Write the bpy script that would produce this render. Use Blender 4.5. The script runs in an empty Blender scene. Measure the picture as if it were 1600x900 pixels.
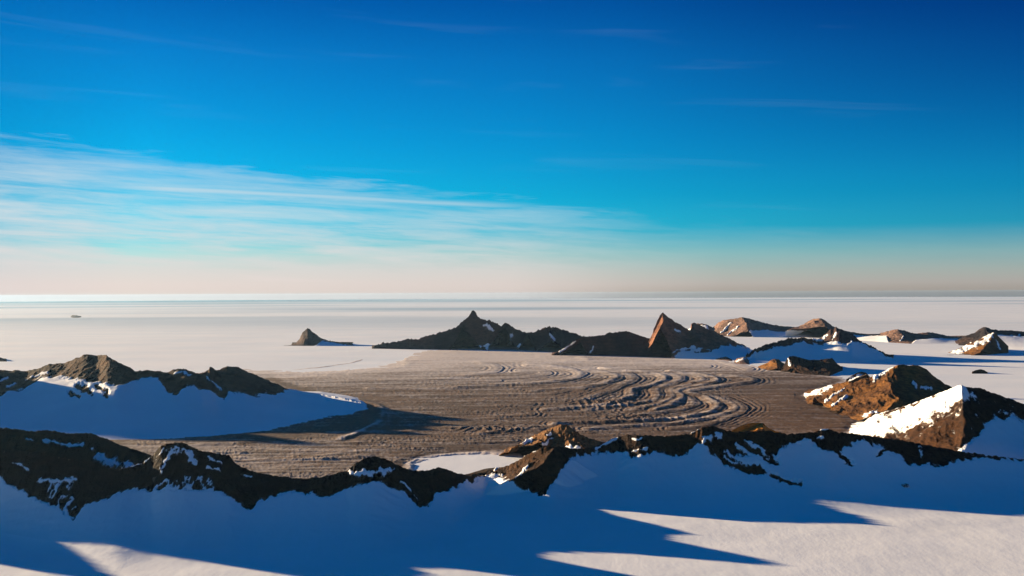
import bpy, math
import numpy as np

# ------------------------------------------------------------------ camera, sky, sun, exposure
F, H = 1715.0, 1000.0                       # focal length in photo pixels (1600 wide), camera height in metres
SUN_AZ, SUN_EL = math.radians(57.6), math.atan(0.131)   # sun left of the view direction, low
EXPOSURE = 1.8
SUN_STRENGTH = 5.0
SKY_STRENGTH = 0.07

sc = bpy.context.scene
cam = bpy.data.cameras.new("camera"); cam_o = bpy.data.objects.new("camera", cam)
sc.collection.objects.link(cam_o); sc.camera = cam_o
cam.sensor_width = 36; cam.lens = 36 * F / 1600
cam.clip_start = 1; cam.clip_end = 1.0e6
cam_o.rotation_mode = 'QUATERNION'
from mathutils import Matrix
R = Matrix.Rotation(math.radians(90) + math.atan(8 / F), 4, 'X') @ Matrix.Rotation(-math.atan(0.005), 4, 'Z')
cam_o.rotation_quaternion = R.to_quaternion(); cam_o.location = (0, 0, H)

sc.view_settings.view_transform = 'Standard'; sc.view_settings.look = 'None'
sc.view_settings.exposure = EXPOSURE; sc.view_settings.gamma = 1.0
try:
    sc.cycles.use_denoising = True; sc.cycles.denoiser = 'OPENIMAGEDENOISE'
    sc.cycles.max_bounces = 4; sc.cycles.volume_bounces = 0; sc.cycles.diffuse_bounces = 3
except Exception:
    pass

class NT:
    """small helper round a node tree"""
    def __init__(s, nt): s.t = nt; s.n = nt.nodes; s.l = nt.links
    def node(s, kind, **kw):
        n = s.n.new(kind)
        for k, v in kw.items(): setattr(n, k, v)
        return n
    def put(s, sock, v):
        if isinstance(v, bpy.types.NodeSocket): s.l.new(v, sock)
        elif isinstance(v, (tuple, list)) and sock.type == 'RGBA' and len(v) == 3: sock.default_value = (*v, 1)
        else: sock.default_value = v
    def math(s, op, a, b=0.0, clamp=False):
        n = s.node('ShaderNodeMath', operation=op, use_clamp=clamp); s.put(n.inputs[0], a); s.put(n.inputs[1], b); return n.outputs[0]
    def mix(s, fac, a, b, mode='MIX'):
        n = s.node('ShaderNodeMix', data_type='RGBA', blend_type=mode); s.put(n.inputs[0], fac); s.put(n.inputs[6], a); s.put(n.inputs[7], b); return n.outputs[2]
    def ramp(s, fac, stops, mode='LINEAR'):
        n = s.node('ShaderNodeValToRGB'); cr = n.color_ramp; cr.interpolation = mode
        while len(cr.elements) < len(stops): cr.elements.new(0.5)
        for e, (p, c) in zip(cr.elements, stops):
            e.position = p; e.color = (*c, 1) if isinstance(c, (tuple, list)) else (c, c, c, 1)
        s.put(n.inputs[0], fac); return n.outputs[0]
    def noise(s, vec, scale, detail=4, rough=0.55, dist=0.0):
        n = s.node('ShaderNodeTexNoise'); s.put(n.inputs['Vector'], vec)
        n.inputs['Scale'].default_value = scale; n.inputs['Detail'].default_value = detail
        n.inputs['Roughness'].default_value = rough; n.inputs['Distortion'].default_value = dist; return n.outputs[0]
    def mapping(s, vec, scale=(1, 1, 1), rot=(0, 0, 0), loc=(0, 0, 0)):
        n = s.node('ShaderNodeMapping'); s.put(n.inputs[0], vec)
        n.inputs['Scale'].default_value = scale; n.inputs['Rotation'].default_value = rot; n.inputs['Location'].default_value = loc; return n.outputs[0]

world = bpy.data.worlds.new("World"); sc.world = world; world.use_nodes = True
w = NT(world.node_tree); w.n.clear()
sky = w.node('ShaderNodeTexSky', sky_type='NISHITA', sun_disc=False)
sky.sun_elevation = SUN_EL; sky.sun_rotation = -SUN_AZ
sky.altitude = 1500; sky.air_density = 1.0; sky.dust_density = 0.6; sky.ozone_density = 2.0
bg = w.node('ShaderNodeBackground'); wo = w.node('ShaderNodeOutputWorld'); w.l.new(bg.outputs[0], wo.inputs[0])
tc = w.node('ShaderNodeTexCoord'); sep = w.node('ShaderNodeSeparateXYZ'); w.l.new(tc.outputs['Generated'], sep.inputs[0])
X_, Y_, Z_ = sep.outputs
up = w.node('ShaderNodeCombineXYZ'); w.l.new(X_, up.inputs[0]); w.l.new(Y_, up.inputs[1]); w.l.new(w.math('MAXIMUM', Z_, 0.002), up.inputs[2])
w.l.new(up.outputs[0], sky.inputs[0])
# deep polar-air blue: the sky's own radiance filtered by elevation
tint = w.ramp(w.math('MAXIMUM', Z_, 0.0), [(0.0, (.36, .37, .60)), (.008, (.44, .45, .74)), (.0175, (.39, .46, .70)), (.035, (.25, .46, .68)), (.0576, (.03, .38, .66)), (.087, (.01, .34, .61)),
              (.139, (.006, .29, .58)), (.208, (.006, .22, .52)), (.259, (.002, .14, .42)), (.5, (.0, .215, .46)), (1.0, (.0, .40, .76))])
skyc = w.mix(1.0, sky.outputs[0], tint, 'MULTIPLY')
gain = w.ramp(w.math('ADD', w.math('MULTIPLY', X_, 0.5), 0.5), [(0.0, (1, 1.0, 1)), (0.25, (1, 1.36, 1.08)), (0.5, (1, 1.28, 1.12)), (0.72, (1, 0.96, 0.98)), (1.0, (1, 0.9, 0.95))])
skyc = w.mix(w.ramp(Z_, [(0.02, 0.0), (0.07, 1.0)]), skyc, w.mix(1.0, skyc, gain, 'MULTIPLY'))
# the unseen aureole round the sun is recoloured blue, to take red out of shade
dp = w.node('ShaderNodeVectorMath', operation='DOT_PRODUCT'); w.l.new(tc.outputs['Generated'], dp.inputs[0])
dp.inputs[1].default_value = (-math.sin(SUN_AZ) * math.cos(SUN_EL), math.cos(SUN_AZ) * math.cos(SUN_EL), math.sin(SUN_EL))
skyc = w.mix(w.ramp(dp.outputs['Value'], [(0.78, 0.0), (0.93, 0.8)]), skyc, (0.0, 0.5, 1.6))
# thin cirrus streaks, laid out by azimuth and elevation (degrees)
az = w.math('MULTIPLY', w.math('ARCTAN2', X_, Y_), 57.2958); el = w.math('MULTIPLY', w.math('ARCSINE', Z_), 57.2958)
top = w.math('ADD', w.math('MULTIPLY', w.math('MAXIMUM', az, -34.0), -0.112), 4.95)
cv = w.node('ShaderNodeCombineXYZ'); w.put(cv.inputs[0], w.math('MULTIPLY', az, 0.06)); w.put(cv.inputs[1], w.math('ADD', w.math('MULTIPLY', el, 1.15), w.math('MULTIPLY', az, 0.06)))
n_a = w.noise(cv.outputs[0], 1.0, 7, 0.58, 0.6); n_b = w.noise(w.mapping(cv.outputs[0], (3.2, 1.6, 1)), 1.0, 8, 0.66, 0.3)
edge = w.math('ADD', w.math('SUBTRACT', top, el), w.math('MULTIPLY', w.math('SUBTRACT', n_b, 0.5), 2.4))
env = w.ramp(w.math('MULTIPLY', edge, 0.25), [(0.0, 0.0), (0.14, 0.45), (0.5, 0.7), (1.0, 1.0)])
side = w.ramp(w.math('ADD', w.math('MULTIPLY', az, 0.02), 0.5), [(0.0, 1.0), (0.5, 0.85), (0.62, 0.35), (0.72, 0.12)])
dens = w.math('MULTIPLY', w.ramp(w.math('ADD', w.math('MULTIPLY', n_a, 0.6), w.math('MULTIPLY', n_b, 0.4)), [(0.37, 0.12), (0.51, 0.7), (0.62, 1.0)]), w.math('MULTIPLY', env, side))
line = w.math('ADD', w.math('MULTIPLY', az, -0.036), w.math('ADD', 4.62, w.math('MULTIPLY', w.math('SUBTRACT', n_a, 0.5), 0.5)))
lw = w.math('DIVIDE', w.math('SUBTRACT', el, line), 0.15)
lg = w.math('POWER', 2.718, w.math('MULTIPLY', w.math('MULTIPLY', lw, lw), -1.0))
lg = w.math('MULTIPLY', lg, w.ramp(w.math('ADD', w.math('MULTIPLY', az, 0.02), 0.5), [(0.04, 0.0), (0.15, 0.8), (0.45, 0.5), (0.54, 0.0)]))
dens = w.math('MAXIMUM', dens, w.math('MULTIPLY', lg, 0.95))
bank = w.math('MULTIPLY', w.ramp(w.math('ADD', w.math('MULTIPLY', w.math('SUBTRACT', el, w.math('MULTIPLY', w.math('SUBTRACT', n_b, 0.5), 2.2)), 0.2), 0.0), [(0.25, 0.85), (0.62, 0.0)]), side)
dens = w.math('MAXIMUM', dens, bank)
wisp = w.math('MULTIPLY', w.ramp(n_a, [(0.58, 0.0), (0.8, 0.05)]), w.ramp(w.math('MULTIPLY', el, 0.04), [(0.0, 1.0), (0.7, 0.6), (0.9, 0.0)]))
dens = w.math('MULTIPLY', w.math('MAXIMUM', dens, wisp, clamp=True), w.ramp(w.math('DIVIDE', w.math('ADD', az, 180.0), 360.0), [(0.33, 0.0), (0.40, 1.0)]))
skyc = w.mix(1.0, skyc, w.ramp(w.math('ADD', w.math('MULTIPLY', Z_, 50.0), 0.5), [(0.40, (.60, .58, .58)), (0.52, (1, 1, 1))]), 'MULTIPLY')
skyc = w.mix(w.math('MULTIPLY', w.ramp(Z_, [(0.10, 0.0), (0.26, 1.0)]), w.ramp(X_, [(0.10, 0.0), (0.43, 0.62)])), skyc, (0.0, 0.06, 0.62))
cc = lambda *c: tuple(v / SKY_STRENGTH / 2 ** EXPOSURE for v in c)
skyc = w.mix(w.math('MULTIPLY', dens, 0.92), skyc, w.mix(w.ramp(w.math('MULTIPLY', el, 0.1), [(0.06, 0.0), (0.45, 1.0)]), cc(0.80, 0.70, 0.66), cc(0.66, 0.74, 0.78)))
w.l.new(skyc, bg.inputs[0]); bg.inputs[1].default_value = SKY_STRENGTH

sun = bpy.data.lights.new("sun", 'SUN'); sun_o = bpy.data.objects.new("sun", sun); sc.collection.objects.link(sun_o)
sun.energy = SUN_STRENGTH; sun.angle = math.radians(0.5); sun.color = (1.0, 0.79, 0.50)
from mathutils import Vector
sdir = Vector((-math.sin(SUN_AZ) * math.cos(SUN_EL), math.cos(SUN_AZ) * math.cos(SUN_EL), math.sin(SUN_EL)))
sun_o.rotation_mode = 'QUATERNION'; sun_o.rotation_quaternion = sdir.to_track_quat('Z', 'Y'); sun_o.location = (-3000, 3000, 3000)

# ------------------------------------------------------------------ numeric helpers
rng = np.random.RandomState(7)
PERM = rng.permutation(512).astype(np.int64); PERM = np.concatenate([PERM, PERM])
GA = rng.rand(512) * 2 * np.pi; GX, GY = np.cos(GA), np.sin(GA)
def pn(x, y, seed=0):
    """gradient noise, about -0.7 .. 0.7"""
    x = np.asarray(x, float) + seed * 37.7; y = np.asarray(y, float) + seed * 11.3
    xi = np.floor(x).astype(np.int64); yi = np.floor(y).astype(np.int64); fx = x - xi; fy = y - yi
    u = fx * fx * fx * (fx * (fx * 6 - 15) + 10); v = fy * fy * fy * (fy * (fy * 6 - 15) + 10)
    def g(ix, iy, dx, dy):
        h = PERM[(PERM[ix & 511] + iy) & 511]; return GX[h] * dx + GY[h] * dy
    a = g(xi, yi, fx, fy); b = g(xi + 1, yi, fx - 1, fy); c = g(xi, yi + 1, fx, fy - 1); d = g(xi + 1, yi + 1, fx - 1, fy - 1)
    return (a + (b - a) * u) + ((c + (d - c) * u) - (a + (b - a) * u)) * v
def fbm(x, y, o=4, seed=0, gain=0.5):
    s = 0; a = 1.0
    for i in range(o): s = s + a * pn(x, y, seed + i); x = x * 2.03; y = y * 2.03; a *= gain
    return s
def ridged(x, y, o=4, seed=0, gain=0.55):
    """sharp-crested noise, about 0 .. 1"""
    s = 0; a = 1.0; t = 0; wgt = 1.0
    for i in range(o):
        r = 1 - np.clip(np.abs(pn(x, y, seed + i)) * 2.2, 0, 1); r = r * r * wgt
        s = s + a * r; t += a; wgt = np.clip(r * 1.6 + 0.25, 0, 1); x = x * 2.07; y = y * 2.07; a *= gain
    return s / t
def yh(px): return 462 - 0.005 * px
def P(k): return np.array(k, float)
def ip(x, k):
    k = P(k); return np.interp(x, k[:, 0], k[:, 1])
def smooth(a, n):
    if n < 2: return a
    k = np.hanning(n + 2)[1:-1]; k /= k.sum()
    return np.convolve(np.pad(a, (n // 2, n - 1 - n // 2), mode='edge'), k, 'valid')
def ss(a, b, x):
    t = np.clip((x - a) / (b - a), 0, 1); return t * t * (3 - 2 * t)
def seg_dist(px, py, pts, sy=1.0):
    """distance in photo pixels to a polyline (y differences times sy)"""
    best = np.full(px.shape, 1e9)
    for (x0, y0), (x1, y1) in zip(pts[:-1], pts[1:]):
        dx, dy = x1 - x0, (y1 - y0) * sy; L = dx * dx + dy * dy + 1e-9
        t = np.clip(((px - x0) * dx + (py - y0) * sy * dy) / L, 0, 1)
        best = np.minimum(best, (px - x0 - t * dx) ** 2 + ((py - y0) * sy - t * dy) ** 2)
    return np.sqrt(best)
def spline(pts, n=8):
    p = P(pts); p = np.vstack([2 * p[0] - p[1], p, 2 * p[-1] - p[-2]]); out = []
    for i in range(1, len(p) - 2):
        t = np.linspace(0, 1, n, endpoint=False)[:, None]; a, b, c, d = p[i - 1:i + 3]
        out.append(0.5 * ((2 * b) + (c - a) * t + (2 * a - 5 * b + 4 * c - d) * t * t + (3 * b - a - 3 * c + d) * t ** 3))
    return [tuple(q) for q in np.vstack(out + [p[-2][None]])]

def grid_mesh(name, X, Y, Z, mat, keep=None, parent=None, attrs=None, wrap=False):
    """one mesh from a rows x columns grid; KEEP masks its cells"""
    r, c = X.shape
    idx = np.arange(r * c).reshape(r, c)
    if wrap: idx = np.concatenate([idx, idx[:, :1]], 1)
    q = np.stack([idx[:-1, :-1], idx[:-1, 1:], idx[1:, 1:], idx[1:, :-1]], -1)
    if keep is not None: q = q[keep]
    q = q.reshape(-1, 4)
    used = np.zeros(r * c, bool); used[q.ravel()] = True; new = np.cumsum(used) - 1
    co = np.stack([X, Y, Z], -1).reshape(-1, 3)[used].astype(np.float32); q = new[q].astype(np.int32)
    me = bpy.data.meshes.new(name); me.vertices.add(len(co)); me.vertices.foreach_set('co', co.ravel())
    me.loops.add(q.size); me.loops.foreach_set('vertex_index', q.ravel())
    me.polygons.add(len(q)); me.polygons.foreach_set('loop_start', np.arange(0, q.size, 4, dtype=np.int32))
    me.polygons.foreach_set('loop_total', np.full(len(q), 4, np.int32)); me.polygons.foreach_set('use_smooth', np.ones(len(q), bool))
    for k, v in (attrs or {}).items():
        a = me.attributes.new(k, 'FLOAT', 'POINT'); a.data.foreach_set('value', np.broadcast_to(v, X.shape).reshape(-1)[used].astype(np.float32))
    me.update(calc_edges=True)
    me.materials.append(mat)
    o = bpy.data.objects.new(name, me); sc.collection.objects.link(o); o.parent = parent
    if parent is not None: o.matrix_parent_inverse = Matrix.Translation(-parent.location)
    return o
def structure(o, label=None):
    o['kind'] = 'structure'
    if label: o['label'] = label
    return o

# ------------------------------------------------------------------ materials
def material(name):
    m = bpy.data.materials.new(name); m.use_nodes = True; t = NT(m.node_tree)
    b = t.n['Principled BSDF']; pos = t.node('ShaderNodeNewGeometry').outputs['Position']; return m, t, b, pos
def cover(t, pos, scale=1.0):
    a = t.node('ShaderNodeAttribute', attribute_name='cover').outputs['Fac']
    n = t.noise(t.mapping(pos, (1, 0.45, 0.7)), 0.045 * scale, 6, 0.72)
    return t.ramp(t.math('ADD', t.math('ADD', t.math('MULTIPLY', a, 0.5), 0.5), t.math('MULTIPLY', t.math('SUBTRACT', n, 0.5), 1.3)), [(0.46, 0.0), (0.60, 1.0)])
def snow_material(name='snow', tone=(0.87, 0.85, 0.84), bump=1.0, patchy=0):
    m, t, b, pos = material(name)
    n1 = t.noise(t.mapping(pos, (1, 1, 0.2)), 0.0016, 5); n2 = t.noise(t.mapping(pos, (1, 0.35, 0.4), (0, 0, 0.6)), 0.02, 5, 0.6)
    col = t.mix(t.ramp(n1, [(0.35, 0.0), (0.7, 1.0)]), tone, tuple(c * 0.93 for c in tone))
    if patchy: col = t.mix(cover(t, pos, patchy), (0.075, 0.045, 0.03), col)
    t.put(b.inputs['Base Color'], col); b.inputs['Roughness'].default_value = 0.75; b.inputs['Specular IOR Level'].default_value = 0.15
    bp = t.node('ShaderNodeBump'); bp.inputs['Strength'].default_value = 0.35 * bump; bp.inputs['Distance'].default_value = 2.0
    t.put(bp.inputs['Height'], t.math('ADD', t.math('MULTIPLY', n2, 1.6), t.math('ADD', t.math('MULTIPLY', t.noise(pos, 0.006, 3), 1.6), t.math('MULTIPLY', t.noise(pos, 0.08, 4, 0.7), 0.5)))); t.l.new(bp.outputs[0], b.inputs['Normal']); return m
def rock_material(name, dark, light, warm, scale=1.0):
    m, t, b, pos = material(name)
    n1 = t.noise(pos, 0.006 * scale, 6, 0.62); n2 = t.noise(t.mapping(pos, (1, 1, 3)), 0.02 * scale, 6, 0.65); n3 = t.noise(pos, 0.0022 * scale, 3)
    c = t.mix(t.ramp(n1, [(0.38, 0.0), (0.64, 1.0)]), dark, light)
    c = t.mix(t.ramp(n3, [(0.45, 0.0), (0.65, 1.0)]), c, warm)
    c = t.mix(t.math('MULTIPLY', t.ramp(n2, [(0.42, 0.0), (0.6, 1.0)]), 0.6), c, tuple(x * 0.45 for x in dark))
    c = t.mix(cover(t, pos, scale), c, (0.82, 0.81, 0.81))
    t.put(b.inputs['Base Color'], c); b.inputs['Roughness'].default_value = 0.95; b.inputs['Specular IOR Level'].default_value = 0.1
    bp = t.node('ShaderNodeBump'); bp.inputs['Strength'].default_value = 0.8; bp.inputs['Distance'].default_value = 10.0 / scale
    t.put(bp.inputs['Height'], t.math('ADD', n2, t.noise(pos, 0.05 * scale, 5, 0.7))); t.l.new(bp.outputs[0], b.inputs['Normal']); return m
SNOW = snow_material(); SNOW_PATCHY = snow_material('patchy_snow', patchy=1.0); SNOW_PATCHY_FAR = snow_material('far_patchy_snow', patchy=0.4)
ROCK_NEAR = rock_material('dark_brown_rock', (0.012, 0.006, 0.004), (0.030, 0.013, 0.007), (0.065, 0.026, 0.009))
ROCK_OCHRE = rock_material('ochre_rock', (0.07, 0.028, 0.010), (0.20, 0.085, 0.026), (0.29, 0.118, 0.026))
ROCK_RUST = rock_material('rust_rock', (0.34, 0.12, 0.016), (0.46, 0.18, 0.025), (0.50, 0.20, 0.02), 0.7)
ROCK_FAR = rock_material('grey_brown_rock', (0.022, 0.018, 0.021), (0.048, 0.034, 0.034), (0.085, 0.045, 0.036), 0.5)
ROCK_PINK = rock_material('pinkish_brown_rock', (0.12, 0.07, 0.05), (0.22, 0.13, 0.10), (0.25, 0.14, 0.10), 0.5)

# ------------------------------------------------------------------ ice plain: one sheet to the horizon
def wide_angles(px):
    a = np.arctan((px - 800) / F); lo, hi = a[0], a[-1]
    rest = np.linspace(hi, lo + 2 * np.pi, 90)[1:-1]
    return np.concatenate([a, rest])
ang = wide_angles(np.arange(-1000, 2601, 4.0))
rows = np.concatenate([[100, 600, 1500, 2300], H * F / np.arange(740, 470, -1.0) , H * F / (np.arange(470, 62, -1.0) - 0), H * F / np.arange(62, 9.0, -0.5), [200000]])
rows = np.unique(np.round(rows, 1))
TH, RR = np.meshgrid(ang, rows)
D_ = RR
GXx, GYy = np.sin(TH) * RR, np.cos(TH) * RR
def plain_height(x, y):
    d = np.hypot(x, y)
    return (6.5 * fbm(x / 3000, y / 3400, 2, 3) * ss(3000, 20000, d) + 36 * fbm(x / 30000, y / 22000, 2, 5) * ss(26000, 60000, d)
            + 0.5 * fbm(x / 260, y / 200, 3, 9))
GZ = plain_height(GXx, GYy)
GZ = GZ - 8 * ss(3000, 2000, D_)
def plain_material():
    m, t, b, pos = material('ice_plain_snow')
    sp = t.node('ShaderNodeSeparateXYZ'); t.l.new(pos, sp.inputs[0]); ln = t.node('ShaderNodeVectorMath', operation='LENGTH'); t.l.new(pos, ln.inputs[0])
    dist = ln.outputs['Value']
    n1 = t.noise(t.mapping(pos, (0.35, 1, 1), (0, 0, -0.12)), 0.00004, 2, 0.4)
    n2 = t.noise(t.mapping(pos, (1, 1.6, 1)), 0.0005, 4)
    snow = t.mix(t.ramp(n2, [(0.35, 0.0), (0.7, 1.0)]), (0.87, 0.85, 0.84), (0.76, 0.78, 0.80))
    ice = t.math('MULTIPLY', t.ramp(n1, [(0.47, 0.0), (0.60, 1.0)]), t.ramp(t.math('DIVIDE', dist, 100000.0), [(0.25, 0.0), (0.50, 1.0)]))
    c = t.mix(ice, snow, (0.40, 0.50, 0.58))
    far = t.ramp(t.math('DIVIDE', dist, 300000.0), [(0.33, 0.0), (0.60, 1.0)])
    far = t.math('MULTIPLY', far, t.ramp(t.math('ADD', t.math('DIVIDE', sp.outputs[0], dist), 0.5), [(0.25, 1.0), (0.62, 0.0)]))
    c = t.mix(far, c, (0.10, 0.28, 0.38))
    t.put(b.inputs['Base Color'], c); b.inputs['Roughness'].default_value = 0.75; b.inputs['Specular IOR Level'].default_value = 0.12
    bp = t.node('ShaderNodeBump'); bp.inputs['Strength'].default_value = 0.4; bp.inputs['Distance'].default_value = 4.0
    t.put(bp.inputs['Height'], t.noise(t.mapping(pos, (1, 0.6, 1)), 0.006, 6, 0.6)); t.l.new(bp.outputs[0], b.inputs['Normal']); return m
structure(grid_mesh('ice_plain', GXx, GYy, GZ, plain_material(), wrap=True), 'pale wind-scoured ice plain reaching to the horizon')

# ------------------------------------------------------------------ moraine: debris-covered glacier with folded bands
def crop(px0, py0, s, pts): return [(px0 + x / s, py0 + y / s) for x, y in pts]
A = lambda *p: crop(760, 540, 3.81, p)
B = lambda *p: crop(380, 530, 3.81, p)
C3 = lambda *p: crop(150, 620, 3.556, p)
folds = [   # (polyline of a band's crest, height m)
    (A((-700, 262), (-300, 262), (0, 240), (250, 228), (450, 207), (550, 180), (530, 152), (400, 128), (250, 120)), 13),
    (A((0, 200), (200, 190), (340, 175), (330, 155), (200, 150)), 5),
    (A((270, 275), (560, 250), (700, 225), (775, 192), (740, 170), (600, 150)), 12),
    (A((560, 330), (700, 280), (800, 240), (868, 203), (840, 175), (760, 160)), 9),
    (A((350, 385), (640, 368), (800, 330), (858, 300), (870, 265), (980, 240), (1045, 213), (1055, 187), (980, 165), (850, 155), (700, 140)), 17),
    (A((600, 385), (850, 352), (980, 332), (1025, 300), (1010, 268), (1080, 235), (1150, 207), (1130, 182), (1050, 168)), 12),
    (A((850, 388), (980, 365), (1080, 330), (1108, 292), (1098, 265), (1200, 235), (1285, 207), (1260, 185), (1180, 173)), 12),
    (A((1000, 392), (1120, 345), (1168, 305), (1130, 275), (1250, 245), (1365, 215), (1340, 190), (1250, 175), (1100, 160)), 16),
    (A((400, 470), (800, 460), (1000, 450), (1180, 435), (1325, 402), (1370, 362), (1300, 312), (1190, 280), (1290, 260), (1450, 237), (1575, 217), (1540, 195), (1400, 183)), 17),
    (A((600, 500), (850, 482), (1100, 470), (1300, 440), (1435, 412), (1485, 380), (1410, 332), (1300, 297)), 12),
    (A((1100, 500), (1300, 480), (1420, 445), (1515, 400), (1500, 360), (1400, 315)), 8),
    (A((900, 418), (1100, 392), (1205, 370), (1230, 340), (1195, 308)), 9),
    (A((-800, 295), (-300, 300), (0, 295), (350, 292), (480, 268), (560, 262)), 7),
    (A((-900, 330), (-300, 335), (200, 330), (500, 322)), 5),
    (A((250, 105), (450, 100), (600, 90), (570, 75)), 7),
    (A((600, 95), (800, 105), (1100, 120), (1300, 125)), 6),
    (A((1400, 90), (1500, 120), (1560, 140)), 5),
    (B((0, 190), (250, 182), (400, 172), (600, 148), (700, 122)), 1.0),
    (B((80, 206), (500, 202), (800, 187), (950, 158), (960, 130), (860, 90)), 3),
    (B((850, 250), (1150, 240), (1350, 215), (1480, 195), (1500, 165), (1400, 140)), 6),
    (B((300, 240), (700, 255), (1100, 262), (1500, 250)), 4),
    (B((400, 275), (900, 300), (1500, 275), (1700, 260)), 6),
    (B((600, 320), (1100, 345), (1700, 325)), 6),
    (B((800, 400), (1200, 410), (1700, 390)), 4),
    (B((900, 470), (1300, 480), (1700, 450)), 4),
    (B((690, 370), (790, 400), (830, 445), (800, 500), (700, 555), (560, 605)), 14),
    (B((780, 395), (850, 440), (860, 490), (760, 560)), 8),
    (B((850, 430), (980, 500), (1000, 550)), 5),
    (B((1400, 570), (1600, 545), (1750, 540)), 8),
    (C3((500, 275), (800, 262), (1000, 255)), 7), (C3((560, 310), (800, 320)), 6),
    (C3((800, 345), (1000, 360), (1250, 350), (1500, 335)), 8),
    (C3((1000, 300), (1300, 310), (1600, 290)), 5), (C3((1250, 250), (1400, 262), (1500, 250)), 6),
    ([(636, 742), (648, 724), (690, 713), (760, 708), (850, 703)], 7), ([(650, 745), (665, 728), (700, 719), (760, 713), (830, 709)], 6),
    ([(560, 690), (680, 695), (800, 690)], 5), ([(480, 720), (560, 706), (680, 702)], 6), ([(700, 668), (780, 674), (830, 668)], 8),
]
mpx = np.arange(100, 1500, 1.0); mpy = np.concatenate([np.arange(536, 600, 0.5), np.arange(600, 800, 0.8)])[::-1]
MX, MY = np.meshgrid(mpx, mpy)
MD = H * F / (MY - yh(MX)); WX = (MX - 800) / F * MD; WY = MD
wob = fbm(MX / 30, MY / 8, 3, 21)                         # the bands are never perfectly even
MXw = MX + 3.0 * wob; MYw = MY + 0.9 * fbm(MX / 45, MY / 12, 3, 31)
bands = np.zeros_like(MX); streak = np.zeros_like(MX); near_fold = np.full(MX.shape, 60.0)
for pts, hgt in folds:
    sp = spline(pts, 6); a = P(sp); x0, y0 = a.min(0); x1, y1 = a.max(0)
    m = (MX > x0 - 44) & (MX < x1 + 44) & (MY > y0 - 11) & (MY < y1 + 11)
    d = seg_dist(MXw[m], MYw[m], sp, 4.0)
    if hgt > 3.5: near_fold[m] = np.minimum(near_fold[m], d)
    bands[m] = np.maximum(bands[m], hgt * np.exp(-(d / 9.5) ** 2) * np.clip(0.85 + 0.45 * wob[m], 0.3, 1.2)); streak[m] = np.maximum(streak[m], np.exp(-(d / 5.0) ** 2) * (min(hgt, 14) / 14 if hgt > 3.5 else 0))
par = np.cos(near_fold * 2 * np.pi / 8.5 + 0.8 * wob) * np.exp(-near_fold / 26) * ss(5, 11, near_fold) * (0.12 + 0.88 * ss(680, 800, MX) * ss(1240, 1190, MX) * ss(566, 576, MY))     # fainter bands beside each fold
hum = 0.5 + 0.7 * fbm(MX / 5.0 + WY / 900, MY / 2.4, 3, 41, 0.6); fine = fbm(WX / 40, WY / 80, 3, 47)
flow = fbm(MX / 160, MY / 2.6 + MX / 260, 3, 61)          # long faint stripes along the ice flow
rough = (0.15 + ss(560, 610, MY)) * (1 - 0.75 * ss(1120, 1180, MX)) * (0.45 + 0.9 * ss(-0.1, 0.35, fbm(MX / 90, MY / 14, 2, 71)))
kn = np.exp(-(((MX - 945) / 70) ** 2 + ((MY - 632) / 8) ** 2)) + np.exp(-(((MX - 1000) / 70) ** 2 + ((MY - 655) / 5) ** 2)) + np.exp(-(((MX - 760) / 60) ** 2 + ((MY - 672) / 5) ** 2))
swell = 16 * np.exp(-(((MX - 1190) / 110) ** 2 + ((MY - 650) / 22) ** 2)) * ss(1020, 1180, MX)
# where debris lies: signed field, positive inside
top = [(100, 600), (380, 580), (470, 583), (560, 580), (610, 573), (640, 562), (600, 552), (560, 546), (700, 546), (820, 550), (1020, 558), (1110, 562), (1140, 575), (1230, 580), (1300, 590), (1340, 600), (1500, 606)]
ytop = ip(MX, [(100, 600), (380, 579), (480, 583), (570, 578), (625, 566), (650, 552), (700, 546), (820, 550), (1020, 557), (1110, 562), (1150, 570), (1230, 578), (1300, 587), (1340, 600), (1500, 606)])
field = (MY - ytop) / 4.0
field = np.maximum(field, 0.35 - seg_dist(MXw, MYw, spline(folds[17][0], 6), 4.0) / 2.5)
yr = ip(MX, [(100, 900), (1250, 900), (1290, 700), (1350, 668), (1352, 655), (1400, 640), (1500, 600)])
right = np.where(MX > 1240, ip(MY, [(580, 1300), (596, 1325), (606, 1290), (618, 1262), (630, 1275), (645, 1325), (655, 1350), (664, 1352), (672, 1335), (700, 1300)]) - MX, 60) / 12.0
field = np.minimum(field, right)
pond = ((MX - 745) / 108) ** 2 + ((MY - 727) / 19) ** 2
field = np.minimum(field, (pond - 1) * 6 + 12 * ss(800, 900, MX))
left = seg_dist(MX, MY, [(100, 693), (250, 689), (400, 684), (440, 688)], 1.0)
field = field + 0.6 * fbm(MX / 14, MY / 4, 3, 81)
MZ = 1.2 + 5 * ss(0, 3, field) + plain_height(WX, WY) + bands * 0.95 + par * 3.6 + hum * 2.2 * rough + fine * 0.8 * (rough + 0.3) + kn * 14 * ridged(WX / 70, WY / 150, 2, 55) + flow * 5 + swell
dirt = 0.04 + 0.96 * ss(548, 618, MY + 0.03 * (MX - 800)) + 0.48 * flow - 0.32 * streak - 0.16 * par + 0.16 * fine - 0.16 * ss(0.55, 0.8, hum)
dirt = dirt - 0.25 * ss(700, 400, MX) * ss(685, 700, MY) - 0.25 * ss(900, 1200, MX) * ss(590, 560, MY)
dirt = np.maximum(dirt, 0.85 * ss(1060, 1180, MX) * ss(570, 600, MY) + 0.1 * flow)
dirt = dirt - 0.5 * np.exp(-(seg_dist(MXw, MYw, B((560, 605), (700, 555), (800, 500)), 3) / 4) ** 2) - 0.5 * np.exp(-(((MX - 510) / 25) ** 2 + ((MY - 676) / 3) ** 2))
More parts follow.
